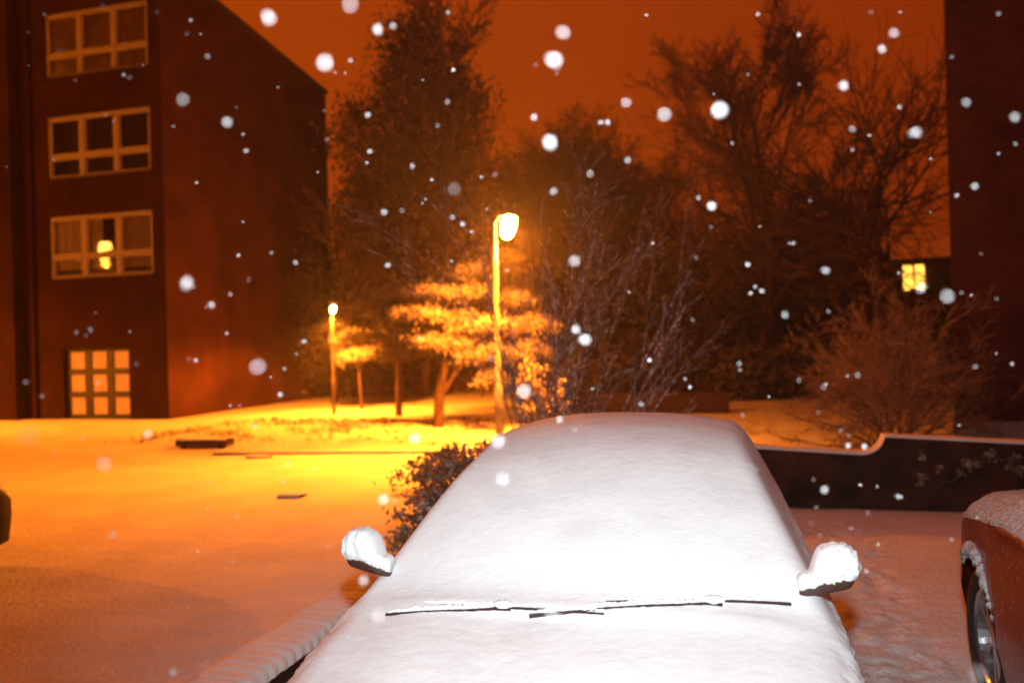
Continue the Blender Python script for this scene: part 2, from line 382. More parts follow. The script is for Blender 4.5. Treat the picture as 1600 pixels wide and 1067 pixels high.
timber(S(-8.0, 12.1), .4, .02, -YAW+R(3), 'thin dark timber edge in the snow just before the far kerb')

# brick-edged planter kerb beside the snow-covered car
PK = thing('planter_kerb', 'ribbed brick-on-edge kerb under thin snow, left of the snow-covered car', 'kerb', S(-2.78, 1.2), -YAW)
mb = MB(); n = 64; L = 6.0
mb.box(0, .34, 0, L, -.1, .115); mb.build('brick_course', M['brick_wall'], PK)
mb = MB()
rows = 640; prof2 = [(-.012, .06), (-.006, .125), (.02, .150), (.07, .158), (.13, .160), (.20, .160), (.27, .158), (.325, .150), (.348, .128), (.352, .085)]
for i in range(rows+1):
    y = L*i/rows; ph = (y/.094) % 1; rib = (.008+.004*fbm((y*4, 7, 0)))*math.sin(math.pi*ph)**.5 + .004*fbm((y*6, 0, 0))
    for j, (x, z) in enumerate(prof2):
        fz = rib*(1 if 1 < j < 8 else .8); mb.v.append((x+(.008*(1-2*abs(ph-.5)) if j > 7 else 0)+.003*fbm((y*20, x*9, 1)), y, z+fz+.004*fbm((x*25, y*25, 2))))
kk = len(prof2)
for i in range(rows):
    for j in range(kk-1): a = i*kk+j; mb.face((a, a+1, a+kk+1, a+kk))
mb.build('snow_cap', M['snow_thin'] if False else M['snow'], PK, True)

# ------------------------------------------------------------------ street lamps
def street_lamp(loc, h, arm, label, power, glow, rz=0, rad=.09, bs=1, spill=.14, half=75, tilt=0):
    t = thing('street_lamp', label, 'street lamp', loc, rz, 'sodium street lamps')
    p = MB(); p.tube([(0, 0, 0), (0, 0, 1.0), (0, 0, 1.02), (0, 0, h-.1), (arm*.3, 0, h+.02), (arm*.7, 0, h+.05)], [.075, .075, .048, .036, .03, .026] if power > 6000 else [.05, .05, .03, .024, .02, .02], 12); p.build('post', M['steel'] if power > 6000 else M['bark'], t, True)
    l = MB(); l.lathe([(.0, .06), (.06, .05), (.09, .02), (.10, 0), (.09, 0)], 20, mtx=Matrix.Translation((arm, 0, h+.02)) @ Matrix.Diagonal((1.5, .9, 1, 1))); l.build('lantern_hood', M['steel'], t, True)
    b = MB(); b.lathe([(0, -.20), (.05, -.19), (.09, -.14), (.112, -.05), (.112, .02), (.09, .10), (.0, .12)], 20, mtx=Matrix.Translation((arm, 0, h-.12)) @ Matrix.Rotation(R(14), 4, 'Y') @ Matrix.Diagonal((bs, bs, bs*1.15, 1))); b.build('lantern_bowl', glow, t, True)
    for kind_, e_ in (('SPOT', power), ('POINT', power*spill)):    # the hood sends most of the light down
        d = bpy.data.lights.new('lamp_light', kind_); d.energy = e_; d.color = SODIUM; d.shadow_soft_size = rad
        if kind_ == 'SPOT': d.spot_size = R(half*2); d.spot_blend = .75 if half < 80 else .5
        lo = bpy.data.objects.new('lamp_light', d); COL.objects.link(lo); lo.parent = t; lo.rotation_euler = (0, R(tilt), 0); lo.location = (arm, 0, h-.12-.25*bs-rad)
    return t
street_lamp(Vector((-.27, 15, 0)), 4.12, .27, 'glowing sodium street lamp on a slim post in the middle of the picture', 8300, M['lampglow'], bs=1.25, spill=.17, tilt=20)
street_lamp(Vector((-21.1, 16.0, 0)), 6.2, -.3, 'street lamp whose glare is mirrored in the first-floor window of the flats', 27000, M['lampglow'], bs=2.2, spill=.03, half=85)
street_lamp(Vector((-4.83, 22, 0)), 2.98, .05, 'smaller sodium lamp just past the far edge of the flats', 5500, M['farglow'], bs=.6, spill=.05, half=86)
for o_ in COL.objects:
    if o_.type == 'LIGHT' and o_.parent and abs(o_.parent.location.y-22) < .1 and o_.data.type == 'SPOT': o_.data.spot_blend = .3

# ------------------------------------------------------------------ trees
def grow(rng, tr, cr_, p, d, L, r, lvl, P):
    n = P['seg'][min(lvl, len(P['seg'])-1)]; pts = [p.copy()]; rad = [r]; q = p.copy(); dd = d.copy(); wob = P['wob']
    for i in range(n):
        dd = (dd + Vector((rng.gauss(0, wob), rng.gauss(0, wob), rng.gauss(0, wob) + P['up']*(1 if lvl else .5)))).normalized()
        q = q + dd*(L/n); pts.append(q.copy()); rad.append(max(r*(1-.62*(i+1)/n), P['rmin']))
    mbx = tr if lvl < P['tl'] else cr_
    mbx.tube(pts, rad, 7 if lvl == 0 else (5 if lvl < 2 else 3), 0, False)
    if lvl >= P['max']: return
    nc = P['nc'][min(lvl, len(P['nc'])-1)]
    for k in range(nc):
        t = P['t0'][min(lvl, len(P['t0'])-1)]; f = t+(1-t)*(k+rng.random()*.8)/nc; f = min(f, .999)
        i = min(int(f*n), n-1); a = pts[i].lerp(pts[i+1], f*n-i); axis_ = (pts[i+1]-pts[i]).normalized()
        ang = R(rng.uniform(*P['ang'])); perp = axis_.orthogonal().normalized(); perp.rotate(Matrix.Rotation(rng.uniform(0, 2*math.pi), 3, axis_))
        nd = (axis_*math.cos(ang) + perp*math.sin(ang)).normalized()
        rr = lerp([(0, r), (1, r*.38)], f)*P['rk']
        grow(rng, tr, cr_, a, nd, L*P['lk']*rng.uniform(.7, 1.15)*(1-.35*f*P.get('tap', 1)), max(rr, P['rmin']), lvl+1, P)
BASEP = dict(seg=[6, 5, 4, 3, 2], wob=.10, up=.03, tl=2, max=4, nc=[9, 7, 6, 5], t0=[.3, .2, .15, .1], ang=(25, 55), rk=.6, lk=.55, rmin=.006)
def bare_tree(name, label, loc, h, seed, mats, group=None, **k):
    P = dict(BASEP); P.update(k); rng = random.Random(seed); t = thing(name, label, 'tree', loc, 0, group)
    a, b = MB(), MB(); grow(rng, a, b, Vector((0, 0, -.1)), Vector((rng.gauss(0, .03), 0, 1)).normalized(), h*P.get('tr', .62), P.get('r0', h*.010), 0, P)
    a.build('trunk', mats[0], t); b.build('crown', mats[1], t)
    return t
def leafq(mb, rng, p, s, mi=0, droop=0, asp=.5):
    a = Vector((rng.gauss(0, 1), rng.gauss(0, 1), rng.gauss(0, 1) - droop)).normalized(); b = a.orthogonal().normalized(); b.rotate(Matrix.Rotation(rng.uniform(0, 6.28), 3, a))
    s *= rng.uniform(.6, 1.4); n = len(mb.v); p = Vector(p)
    mb.v += [tuple(p-a*s), tuple(p+b*s*asp), tuple(p+a*s), tuple(p-b*s*asp)]; mb.face((n, n+1, n+2, n+3), mi)
def leafy(name, label, cat, loc, lobes, n, size, seed, mats, snow=.3, trunk=None, group=None, droop=0, shell=.55, rz=0, clump=.35, twigs=0):
    """lobes: (x,y,z,rx,ry,rz) ellipsoids; leaves gather in clumps with gaps between"""
    rng = random.Random(seed); t = thing(name, label, cat, loc, rz, group); mb = MB(); tot = sum(l[3]*l[4]*l[5] for l in lobes)
    for l in lobes:
        k = int(n*l[3]*l[4]*l[5]/tot); nc = max(6, int(k/26)); cl = []
        for _ in range(nc):
            d = Vector((rng.gauss(0, 1), rng.gauss(0, 1), rng.gauss(0, 1))).normalized()*(rng.uniform(shell, 1.06) if rng.random() < .8 else rng.random())
            d *= 1+.22*noise.noise(d*2.3+Vector((seed, 0, 0)))
            cl.append(Vector((l[0]+d.x*l[3], l[1]+d.y*l[4], l[2]+d.z*l[5])))
        cr2 = clump*min(l[3], l[4], l[5])
        for c in cl:
            for _ in range(26):
                e = Vector((rng.gauss(0, .5), rng.gauss(0, .5), rng.gauss(0, .4)))*cr2
                sn_ = rng.random() < snow*(1.5 if e.z > 0 else .6)
                leafq(mb, rng, c+e, size, 1 if sn_ else 0, droop)
            if twigs and rng.random() < twigs:
                o_ = Vector((l[0], l[1], l[2]-l[5]*.5)); mb.tube([o_, o_.lerp(c, .5)+Vector((0, 0, -.05)), c+(c-o_)*.15], [.012, .008, .003], 3, 2)
    mb.build('crown', mats, t)
    if trunk:
        b = MB()
        for pts, rad in trunk: b.tube([Vector(q) for q in pts], rad, 8, 0, False)
        b.build('trunk', M['bark'], t, True)
    return t
def wl(x, y, z=0): return Vector((x, y, z))
LM = [M['leaf_mid'], M['leaf_snow'], M['bark']]; LD = [M['leaf_dark'], M['leaf_dust'], M['bark']]
LS = [M['leaf_dark'], M['leaf_dust'], M['bark']]

# tall ivy-clad tree, left centre
bare_tree('tall_tree', 'tallest dark tree with a ragged narrow top, rising behind the street lamp', wl(-3.1, 28.5), 14.6, 3, (M['bark'], M['twig_dark']), 'trees behind the car park', tr=.88, nc=[20, 11, 8, 6], t0=[.18, .15, .1, .1], ang=(22, 45), lk=.40, up=.06, rmin=.009, tap=1.2)
leafy('ivy', 'dark ivy thickly wrapped round the top of the tallest tree', 'climbing plant', wl(-3.1, 28.3), [(.1, 0, 11.6, 1.5, 1.3, 2.0), (1.2, 0, 9.6, 1.5, 1.0, 1.7), (-1.2, 0, 8.8, 1.8, 1.3, 2.0), (.3, 0, 6.6, 2.5, 1.5, 2.3), (-1.6, .3, 6.2, 1.6, 1.3, 2.0)], 36000, .08, 5, LD, .25, clump=.5)
bare_tree('bare_tree', 'slim bare tree right of the tallest tree, its twigs against the sky', wl(-.3, 29), 13.0, 8, (M['bark'], M['twig_dark']), 'trees behind the car park', nc=[13, 8, 6, 4], ang=(18, 40), up=.08, lk=.45, rmin=.008)
bare_tree('bare_tree', 'bare tree close beside the corner of the flats', wl(-5.9, 27), 10.0, 9, (M['bark'], M['twig_dark']), 'trees behind the car park', nc=[11, 8, 6, 4], ang=(20, 48), up=.05, lk=.5, rmin=.008)
# broad rounded trees in the middle
for i, (x, y, h, s, lab) in enumerate([(2.2, 30, 14.2, 21, 'broad round-topped bare tree right above the street lamp'), (5.4, 31, 13.2, 22, 'broad round-topped bare tree just left of the tall forked one'), (3.7, 33, 14.6, 23, 'bare tree between the two broad round-topped ones')]):
    bare_tree('round_tree', lab, wl(x, y), h, s, (M['bark'], M['twig_dark']), 'trees behind the car park', tr=.5, nc=[11, 10, 9, 7], t0=[.40, .2, .15, .1], ang=(28, 62), up=.05, lk=.62, rmin=.010, tap=.6)
bare_tree('bare_tree', 'tall bare tree with wide spreading twigs at the right of the sky', wl(7.9, 27), 16.2, 14, (M['bark'], M['twig_dark']), 'trees behind the car park', tr=.62, r0=.15, nc=[13, 10, 8, 7], t0=[.3, .2, .1, .1], ang=(22, 50), up=.045, lk=.56, rmin=.008)
bare_tree('bare_tree', 'small bare tree filling the gap left of the gnarled tree', wl(10.6, 30), 9.6, 16, (M['bark'], M['twig_dark']), 'trees behind the car park', nc=[11, 8, 6, 4], ang=(22, 50), up=.05, lk=.5, rmin=.008)
bare_tree('gnarled_tree', 'gnarled bare tree with thick crooked limbs next to the right-hand building', wl(12.4, 24.5), 12.4, 33, (M['bark'], M['twig_dark']), 'trees behind the car park', tr=.52, r0=.24, wob=.2, nc=[7, 7, 7, 6], t0=[.5, .25, .15, .1], ang=(25, 60), up=.05, lk=.72, rk=.75, rmin=.008, tap=.4)

for x_, y_, h_, s_, lab_ in ((13.2, 37, 10.5, 51, 'hazy bare tree directly behind the gnarled tree'), (24.5, 56, 15.5, 52, 'distant bare tree rising behind the far house with the lit window'), (17.5, 44, 11.5, 53, 'distant bare tree just left of the far house with the lit window')):
    bare_tree('bare_tree', lab_, wl(x_, y_), h_, s_, (M['bark'], M['twig_dark']), 'trees behind the car park', tr=.5, nc=[10, 9, 8, 6], t0=[.25, .2, .15, .1], ang=(25, 58), up=.05, lk=.6, rmin=.014, tap=.6)
# evergreen mass under them
spots = [(-5.6, 30, 5.6, 2.6, 'dark evergreen bush beside the far corner of the flats'), (-2.6, 31, 6.6, 3.0, 'dark evergreen under the tallest tree'), (1.0, 32, 6.8, 2.8, 'tall evergreen right behind the street lamp'),
         (4.0, 31, 6.6, 2.6, 'dark evergreen between the street lamp and the forked tree'), (6.6, 29, 5.9, 2.4, 'dark evergreen at the foot of the tall bare tree'), (9.2, 30, 5.6, 2.6, 'dark evergreen left of the lit window'),
         (12.2, 31, 5.6, 2.4, 'low dark evergreen under the gnarled tree'), (15.0, 33, 3.4, 2.2, 'dark evergreen beside the right-hand building')]
for i, (x, y, h, r, lab) in enumerate(spots):
    leafy('evergreen_tree', lab, 'tree', wl(x, y), [(0, 0, h*.55, r, r*.8, h*.48), (r*.4, -.3, h*.35, r*.9, r*.7, h*.34), (-r*.5, 0, h*.4, r*.8, r*.7, h*.36)], 15000, .10, 40+i, LD, .45, [([(0, 0, -.1), (0, 0, h*.7)], [.16, .07])], 'evergreens under the bare trees', clump=.42)
# lower shrubs at their feet
shr = [(-8.0, 37, 1.9, 1.6, 'lit shrub at the far end between the fence and the flats'), (2.6, 24.0, 1.5, 1.4, 'snow-dusted shrub left of the car aerial'), (4.6, 24.4, 1.9, 1.5, 'snow-dusted shrub right of the car aerial'), (6.8, 23.6, 1.6, 1.5, 'snow-dusted shrub above the middle of the distant snow'),
       (9.0, 23.8, 1.8, 1.5, 'snow-dusted shrub behind the twiggy bush'), (11.2, 23.0, 1.8, 1.6, 'rounded shrub beside the right-hand building')]
for i, (x, y, h, r, lab) in enumerate(shr):
    leafy('shrub', lab, 'shrub', wl(x, y), [(0, 0, h*.5, r, r*.8, h*.5), (r*.6, 0, h*.35, r*.7, r*.6, h*.36), (-r*.6, 0, h*.4, r*.7, r*.6, h*.4)], 5200, .07, 60+i, LS, .55, None, 'shrubs along the far snow', clump=.4, twigs=.2)

# the snow-laden layered tree lit by the lamp
def x_w(x, y): return .6*math.sin(x*3.1)+.4*math.sin(y*4+x)
def layered(name, label, loc, tiers, seed, n, size, trunk, snow=.62, group=None, LM=None):
    LM = LM or [M['leaf_mid'], M['leaf_snow'], M['bark']]
    rng = random.Random(seed); t = thing(name, label, 'tree', loc, 0, group); mb = MB(); tot = sum(a[3]*a[4] for a in tiers)
    for (x, y, z, rx, ry, dr) in tiers:
        k = int(n*rx*ry/tot/14)
        for _ in range(k):
            a = rng.uniform(0, 6.283); q = math.sqrt(rng.random()); lob = 1+.22*math.sin(a*5+x*3)+.12*math.sin(a*11)
            cx, cy = x+rx*q*lob*math.cos(a), y+ry*q*lob*math.sin(a); cz = z-dr*q*q+.05*rng.gauss(0, 1)+.10*x_w(cx, cy)
            for _ in range(14):
                e = Vector((rng.gauss(0, .07), rng.gauss(0, .07), rng.gauss(0, .06)-.03)); leafq(mb, rng, Vector((cx, cy, cz))+e, size, 1 if rng.random() < snow*(1.35 if e.z > -.02 else .45) else 0, 1.5, .32)
            if rng.random() < .16: mb.tube([(x*.3, y*.3, z-.5), ((x+cx)/2, (y+cy)/2, cz+.0), (cx, cy, cz)], [.02, .012, .004], 3, 2)
    mb.build('crown', LM, t); b = MB()
    for pts, rad in trunk: b.tube([Vector(q) for q in pts], rad, 8, 0, False)
    b.build('trunk', M['bark'], t, True); return t
layered('layered_tree', 'small tree with tiers of snow-laden branches glowing in the lamplight', wl(-.75, 17.2),
        [(-.10, 0, 3.42, .42, .4, .05), (-.55, -.1, 3.02, .70, .7, .10), (-.85, -.1, 2.55, .80, .8, .12), (.85, .1, 2.80, .42, .5, .1), (.10, -.1, 2.28, .85, .8, .12), (1.25, -.1, 2.35, .50, .5, .2), (-.75, -.2, 1.98, .60, .8, .1), (1.15, 0, 1.85, .45, .5, .2), (.25, -.2, 1.72, .70, .7, .14), (.30, -.4, 1.22, .36, .4, .2)],
        7, 26000, .030, [([(-.85, 0, -.1), (-.8, 0, .8), (-.6, 0, 1.6), (-.2, 0, 3.2)], [.12, .10, .08, .03]), ([(-.8, 0, .7), (-.2, 0, 1.6), (.7, 0, 2.4)], [.07, .05, .02])])
layered('layered_tree', 'half-lit tree with drooping branches behind the glowing one', wl(-3.0, 21.3),
        [(0, 0, 3.4, .7, .7, .3), (-.5, 0, 3.0, .8, .8, .3), (.4, 0, 2.7, .9, .8, .3), (-.4, 0, 2.3, 1.0, .9, .35), (.4, 0, 1.9, .8, .7, .35)],
        8, 17000, .045, [([(0, 0, -.1), (.05, 0, 1.1), (-.1, 0, 3.4)], [.10, .08, .03])], .7, None, LS)
layered('layered_tree', 'bright little snowy tree beside the smaller lamp at the far edge of the flats', wl(-4.45, 24),
        [(-.25, 0, 2.25, .45, .4, .15), (-.15, 0, 1.75, .55, .5, .2)], 9, 5000, .045, [([(0, 0, -.1), (-.1, 0, 2.1)], [.05, .03])], .8)
leafy('conical_shrub', 'yellow-lit upright shrub at the foot of the lamp post', 'shrub', wl(.35, 15.6), [(0, 0, .75, .34, .34, .8), (.45, .3, .55, .25, .25, .55)], 3200, .045, 77, LM, .5, None, droop=1)

# multi-stemmed bare shrub behind the snow-covered car
def stems(name, label, loc, h, n, seed, mats, spread, group=None, tl=1, **k):
    P = dict(BASEP); P.update(dict(seg=[6, 4, 3, 2], wob=.07, up=.02, tl=tl, max=3, nc=[7, 5, 4], t0=[.25, .2, .2], ang=(14, 38), rk=.55, lk=.45, rmin=.0025)); P.update(k)
    rng = random.Random(seed); t = thing(name, label, 'shrub', loc, 0, group); a, b = MB(), MB()
    for i in range(n):
        az = rng.uniform(0, 6.283); tilt = R(spread)*math.sqrt(rng.random()); d = Vector((math.sin(tilt)*math.cos(az)+P.get('lean', 0), math.sin(tilt)*math.sin(az), math.cos(tilt))).normalized()
        grow(rng, a, b, Vector((.12*rng.gauss(0, 1)*h/3, .12*rng.gauss(0, 1)*h/3, -.05)), d, h*rng.uniform(.55, 1.0), P.get('r0', .018)*rng.uniform(.6, 1.1), 0, P)
    a.build('stem', mats[0], t); b.build('twig', mats[1], t); return t
stems('bare_shrub', 'many-stemmed bare shrub fanning out right behind the snow-covered car', wl(.42, 8.2), 3.5, 17, 12, (M['bark_snow'], M['twig_snow']), 33, lean=.13, r0=.015, rmin=.0019, wob=.05, nc=[6, 4, 3])
stems('twiggy_bush', 'dense twiggy bush in front of the right-hand building, lit orange', wl(6.0, 13.0), 2.5, 38, 15, (M['twig'], M['twig_pale']), 62, nc=[8, 6, 5], ang=(20, 50), wob=.14, r0=.020, rmin=.0032, up=.01, lk=.5)
bare_tree('sapling', 'thin bent twigs poking from the snow beside the step of the wall', wl(4.0, 9.9), .75, 5, (M['bark'], M['twig']), None, seg=[4, 3, 2], max=1, nc=[3], r0=.008, rmin=.003, wob=.25, ang=(30, 60))

# hedge plant beside the car
leafy('laurel_bush', 'leafy bush dusted with snow, close behind the left side of the snow-covered car', 'bush', wl(-.52, 6.65), [(-.05, 0, .62, .38, .40, .38), (.30, .1, .76, .36, .4, .32), (-.20, -.1, .34, .27, .32, .34), (.08, .05, .35, .45, .45, .35)], 9000, .024, 80, [M['leaf_bush'], M['leaf_snow'], M['bark']], .16, [([(0, 0, -.05), (0, 0, .5)], [.03, .02])], shell=.5, clump=.26, twigs=.4)
leafy('low_shrub', 'low brown shrub in the shade behind the laurel bush', 'shrub', wl(-1.0, 10.5), [(0, 0, .25, .5, .35, .28), (.7, .2, .2, .4, .3, .25)], 1500, .04, 81, LM, .15, None, twigs=.3)

leafy('climbing_plant', 'sparse brown climber trailing down the raised part of the garden wall', 'climbing plant', S(2.5, 9.14), [(0, 0, .62, .9, .05, .14), (-.5, 0, .42, .35, .04, .2), (.5, 0, .45, .5, .04, .2)], 420, .022, 91, [M['twig_pale'], M['leaf_snow'], M['bark']], .12, None, rz=-YAW, clump=1.2, twigs=.5)

# rough grass poking through the bank
rng = random.Random(4); gr = MB()
for _ in range(2600):
    v = rng.uniform(-12.5, -5.3); u = rng.uniform(13.7, 18.3)
    if fbm((v*.8, u*.8, 9)) + rng.gauss(0, .25) < .05: continue
    z = ground_z(v, u); b0 = S(v, u, z-.01)
    for _ in range(5):
        a = rng.uniform(0, 6.28); h = rng.uniform(.04, .13); ww = .006; dx, dy = math.cos(a), math.sin(a); q = b0+Vector((dx*.03, dy*.03, 0)); n = len(gr.v)
        gr.v += [tuple(q+Vector((-dy*ww, dx*ww, 0))), tuple(q+Vector((dy*ww, -dx*ww, 0))), tuple(q+Vector((dx*h*.6, dy*h*.6, h)))]; gr.face((n, n+1, n+2))
tag(gr.build('grass', M['twig']), 'rough grass poking through the snow on the bank by the flats', 'grass', kind='stuff')

# far house with a lit window
FH = thing('far_house', 'dark far house with one yellow lit window seen through the trees', 'house', wl(22.6, 46), -YAW+R(-8))
mb = MB(); wall_grid(mb, -7, 5, -.2, 6, 0, .15, [(-.55, .65, 4.1, 5.6)]); mb.quad((-7, 0, -.2), (-7, 0, 6), (-7, 7, 6), (-7, 7, -.2)); mb.quad((5, 0, -.2), (5, 7, -.2), (5, 7, 6), (5, 0, 6)); mb.quad((-7, 7, -.2), (-7, 7, 6), (5, 7, 6), (5, 7, -.2)); mb.build('wall', M['brick'], FH)
mb = MB(); mb.v += [(-7.3, -.3, 5.9), (5.3, -.3, 5.9), (5.3, 3.5, 7.6), (-7.3, 3.5, 7.6), (-7.3, 7.3, 5.9), (5.3, 7.3, 5.9)]; mb.face((0, 1, 2, 3)); mb.face((4, 3, 2, 5)); mb.build('roof', M['snow'], FH)
mb = MB(); 
for x0, x1, z0, z1 in ((-.55, .65, 4.1, 4.16), (-.55, .65, 5.54, 5.6), (-.55, -.49, 4.16, 5.54), (.59, .65, 4.16, 5.54), (.02, .08, 4.16, 5.54), (-.49, .02, 4.95, 5.0), (.08, .59, 4.95, 5.0)): mb.box(x0, x1, .03, .08, z0, z1)
wn = mb.build('window', M['wood'], FH); mb = MB(); mb.quad((-.5, .1, 4.1), (.6, .1, 4.1), (.6, .1, 5.6), (-.5, .1, 5.6)); mb.build('pane', M['litfar'], wn)

# ------------------------------------------------------------------ cars.  local x = across, y = s (front 0 -> rear 3.95), ground at z 0
Wt = [(0, .50), (.03, .60), (.10, .72), (.25, .80), (.5, .855), (1.0, .88), (2.0, .87), (3.0, .855), (3.5, .82), (3.8, .74), (3.92, .66), (3.97, .55)]
Zc = [(0, .50), (.03, .60), (.08, .67), (.2, .745), (.45, .82), (.8, .875), (1.12, .915), (1.6, .93), (3.4, .95), (3.75, .93), (3.88, .85), (3.95, .7), (3.97, .6)]
Zg = [(1.08, .90), (1.18, .965), (1.35, 1.065), (1.6, 1.20), (1.85, 1.315), (2.0, 1.362), (2.2, 1.395), (2.45, 1.408), (2.8, 1.402), (3.2, 1.375), (3.45, 1.32), (3.62, 1.17), (3.78, .98), (3.86, .88)]
SIDE0 = .90
AX = (.72, 3.17); WR = .31
def deck(s, x):
    wd = lerp(Wt, s); t = min(1, abs(x)/wd); z = slerp(Zc, s, min(.09, s*.5))
    sh = .035*t**2 + .075*sstep(.82, 1.0, t)*t
    if s < 1.2: sh -= .010*math.exp(-((abs(x)-.5)/.14)**2)*sstep(.1, .5, s)*sstep(1.2, .9, s)
    return z - sh
def green(s, x):
    zc = slerp(Zg, s) - .05*(abs(x)/.55)**2.4*lerp([(1.3, .55), (2.4, 1)], s)
    side = SIDE0 + (.775-abs(x))*1.95
    k = .05; h = max(0, k-abs(zc-side))/k; return min(zc, side)-h*h*k*.25
def top(s, x):
    d = deck(s, x)
    if not 1.0 < s < 3.94: return d
    g_ = green(s, x); k = .07; h = max(0, k-abs(d-g_))/k; return max(d, g_)+h*h*k*.25*sstep(1.0, 1.1, s)*sstep(3.94, 3.86, s)
def zlow(s):
    z = .20
    for a in AX:
        if abs(s-a) < .37: z = max(z, WR+.02+math.sqrt(max(0, .37**2-(s-a)**2))-.02)
    return z + (.08 if s < .08 or s > 3.85 else 0)
def car(name, label, paint, loc, rz, th_, seed, patch=0, ms=1.26):
    t = thing(name, label, 'car', loc, rz, None); st = [0, .01, .03, .06, .1, .15, .2] + [.25+.04*i for i in range(88)] + [3.8, 3.85, 3.9, 3.94, 3.97]; st = sorted(set(round(x, 3) for x in st))
    b = MB(); rows = []; zf = [.0, .15, .3, .45, .6, .75, .9, 1.0]; xf = [.92, .85, .7, .5, .25, 0]
    for s in st:
        wd = lerp(Wt, s); zl = zlow(s); zs = deck(s, wd*.995); zs = max(zs, zl+.02); L_ = []
        for f in zf:
            z = zl+(zs-zl)*f; k = 1.0 - .05*sstep(.45, .15, z) - .015*sstep(.62, .8, z) + .008*math.exp(-((z-.45)/.03)**2); L_.append((wd*k, z))
        for f in xf: L_.append((wd*f, deck(s, wd*f)))
        rows.append([(x, s, z) for x, z in L_] + [(-x, s, z) for x, z in reversed(L_[:-1])])
    n = len(rows[0])
    for r_ in rows: b.v += r_
    for i in range(len(rows)-1):
        for j in range(n-1): a = i*n+j; b.face((a, a+n, a+n+1, a+1))
    b.face([j for j in range(n)]); b.face([(len(rows)-1)*n+j for j in reversed(range(n))])
    b.build('body', paint, t, True)
    # greenhouse split into roof with pillars, windscreen, rear window and side windows
    parts = {k: MB() for k in ('roof', 'windscreen', 'rear_window', 'side_window_a', 'side_window_b', 'side_window_c', 'side_window_d')}
    gs = [1.08+.04*i for i in range(70)]; gs = [s for s in gs if s < 3.86]+[3.86]; xs_ = [-.775, -.74, -.70, -.66, -.62, -.585, -.55, -.52, -.45, -.3, -.15, 0, .15, .3, .45, .52, .55, .585, .62, .66, .70, .74, .775]
    P_ = {(i, j): (x, s, max(green(s, x), deck(s, min(abs(x), .8))-.02)) for i, s in enumerate(gs) for j, x in enumerate(xs_)}
    for i in range(len(gs)-1):
        for j in range(len(xs_)-1):
            s = (gs[i]+gs[i+1])/2; x = (xs_[j]+xs_[j+1])/2; zc = lerp(Zg, s); side = SIDE0+(.775-abs(x))*1.95
            if side < zc-.03: key = ('side_window_'+'abcd'[(x < 0)*2+(s < 2.3)]) if (1.35 < s < 3.35 and not 2.28 < s < 2.36 and .555 < abs(x) < .75) else 'roof'
            else: key = 'windscreen' if (s < 1.95 and abs(x) < lerp([(1.1, .70), (1.95, .53)], s)) else ('rear_window' if 3.42 < s < 3.78 and abs(x) < .55 else 'roof')
            q = parts[key]; q.quad(P_[i, j], P_[i, j+1], P_[i+1, j+1], P_[i+1, j])
    for k, q in parts.items(): q.build('side_window' if 'side' in k else k, paint if k == 'roof' else M['glass'], t, True) if q.f else None
    ub = MB(); ub.box(-.62, .62, .12, 3.85, .16, .60); ub.build('underbody', M['plastic'], t)
    for a in AX:
        for sx in (-1, 1):
            T = Matrix.Translation((sx*.70, a, WR)); w_ = bpy.data.objects.new('wheel', None); COL.objects.link(w_); w_.parent = t; w_.location = (sx*.725, a, WR)
            q = MB(); q.lathe([(.205, -.085), (.24, -.105), (.285, -.102), (.306, -.08), (.31, -.03), (.31, .03), (.306, .08), (.285, .102), (.24, .105), (.205, .085)], 40, axis='x', close=True); q.build('tyre', M['tyre'], w_, True)
            q = MB(); q.lathe([(.205, -.085), (.195, -.08), (.19, 0), (.195, .08), (.205, .09), (.212, .088)], 40, axis='x'); q.lathe([(0, sx*.075), (.04, sx*.072), (.055, sx*.055), (.06, sx*.02)], 20, axis='x')
            for i in range(10):
                A = 2*math.pi*i/10+(.12 if i % 2 else -.12); mt = Matrix.Rotation(A, 4, 'X'); q.box(sx*.05-.012, sx*.05+.018, -.014, .014, .03, .197, mtx=mt)
            q.build('rim', M['alloy'], w_)
            q = MB(); q.lathe([(0, sx*.0), (.14, sx*.0), (.14, -sx*.02), (0, -sx*.02)], 24, axis='x'); q.build('brake_disc', M['plastic'], w_)
    for sx in (-1, 1):
        q = MB(); q.lathe([(0, -.07), (.07, -.05), (.12, 0), (.08, .03), (0, .04)], 20, mtx=Matrix.Translation((sx*.52, .09, .60)) @ Matrix.Rotation(R(90), 4, 'X') @ Matrix.Diagonal((1.2, .65, 1, 1))); q.build('headlight', M['lens'], t, True)
        q = MB(); q.lathe([(0, -.05), (.05, -.04), (.08, 0), (0, .03)], 16, mtx=Matrix.Translation((sx*.62, 3.86, .78)) @ Matrix.Rotation(R(90), 4, 'X') @ Matrix.Diagonal((.8, 1.6, 1, 1))); q.build('tail_light', M['tail'], t, True)
        # mirror: housing on a short arm, glass facing the rear
        cx, cy = sx*.86, ms
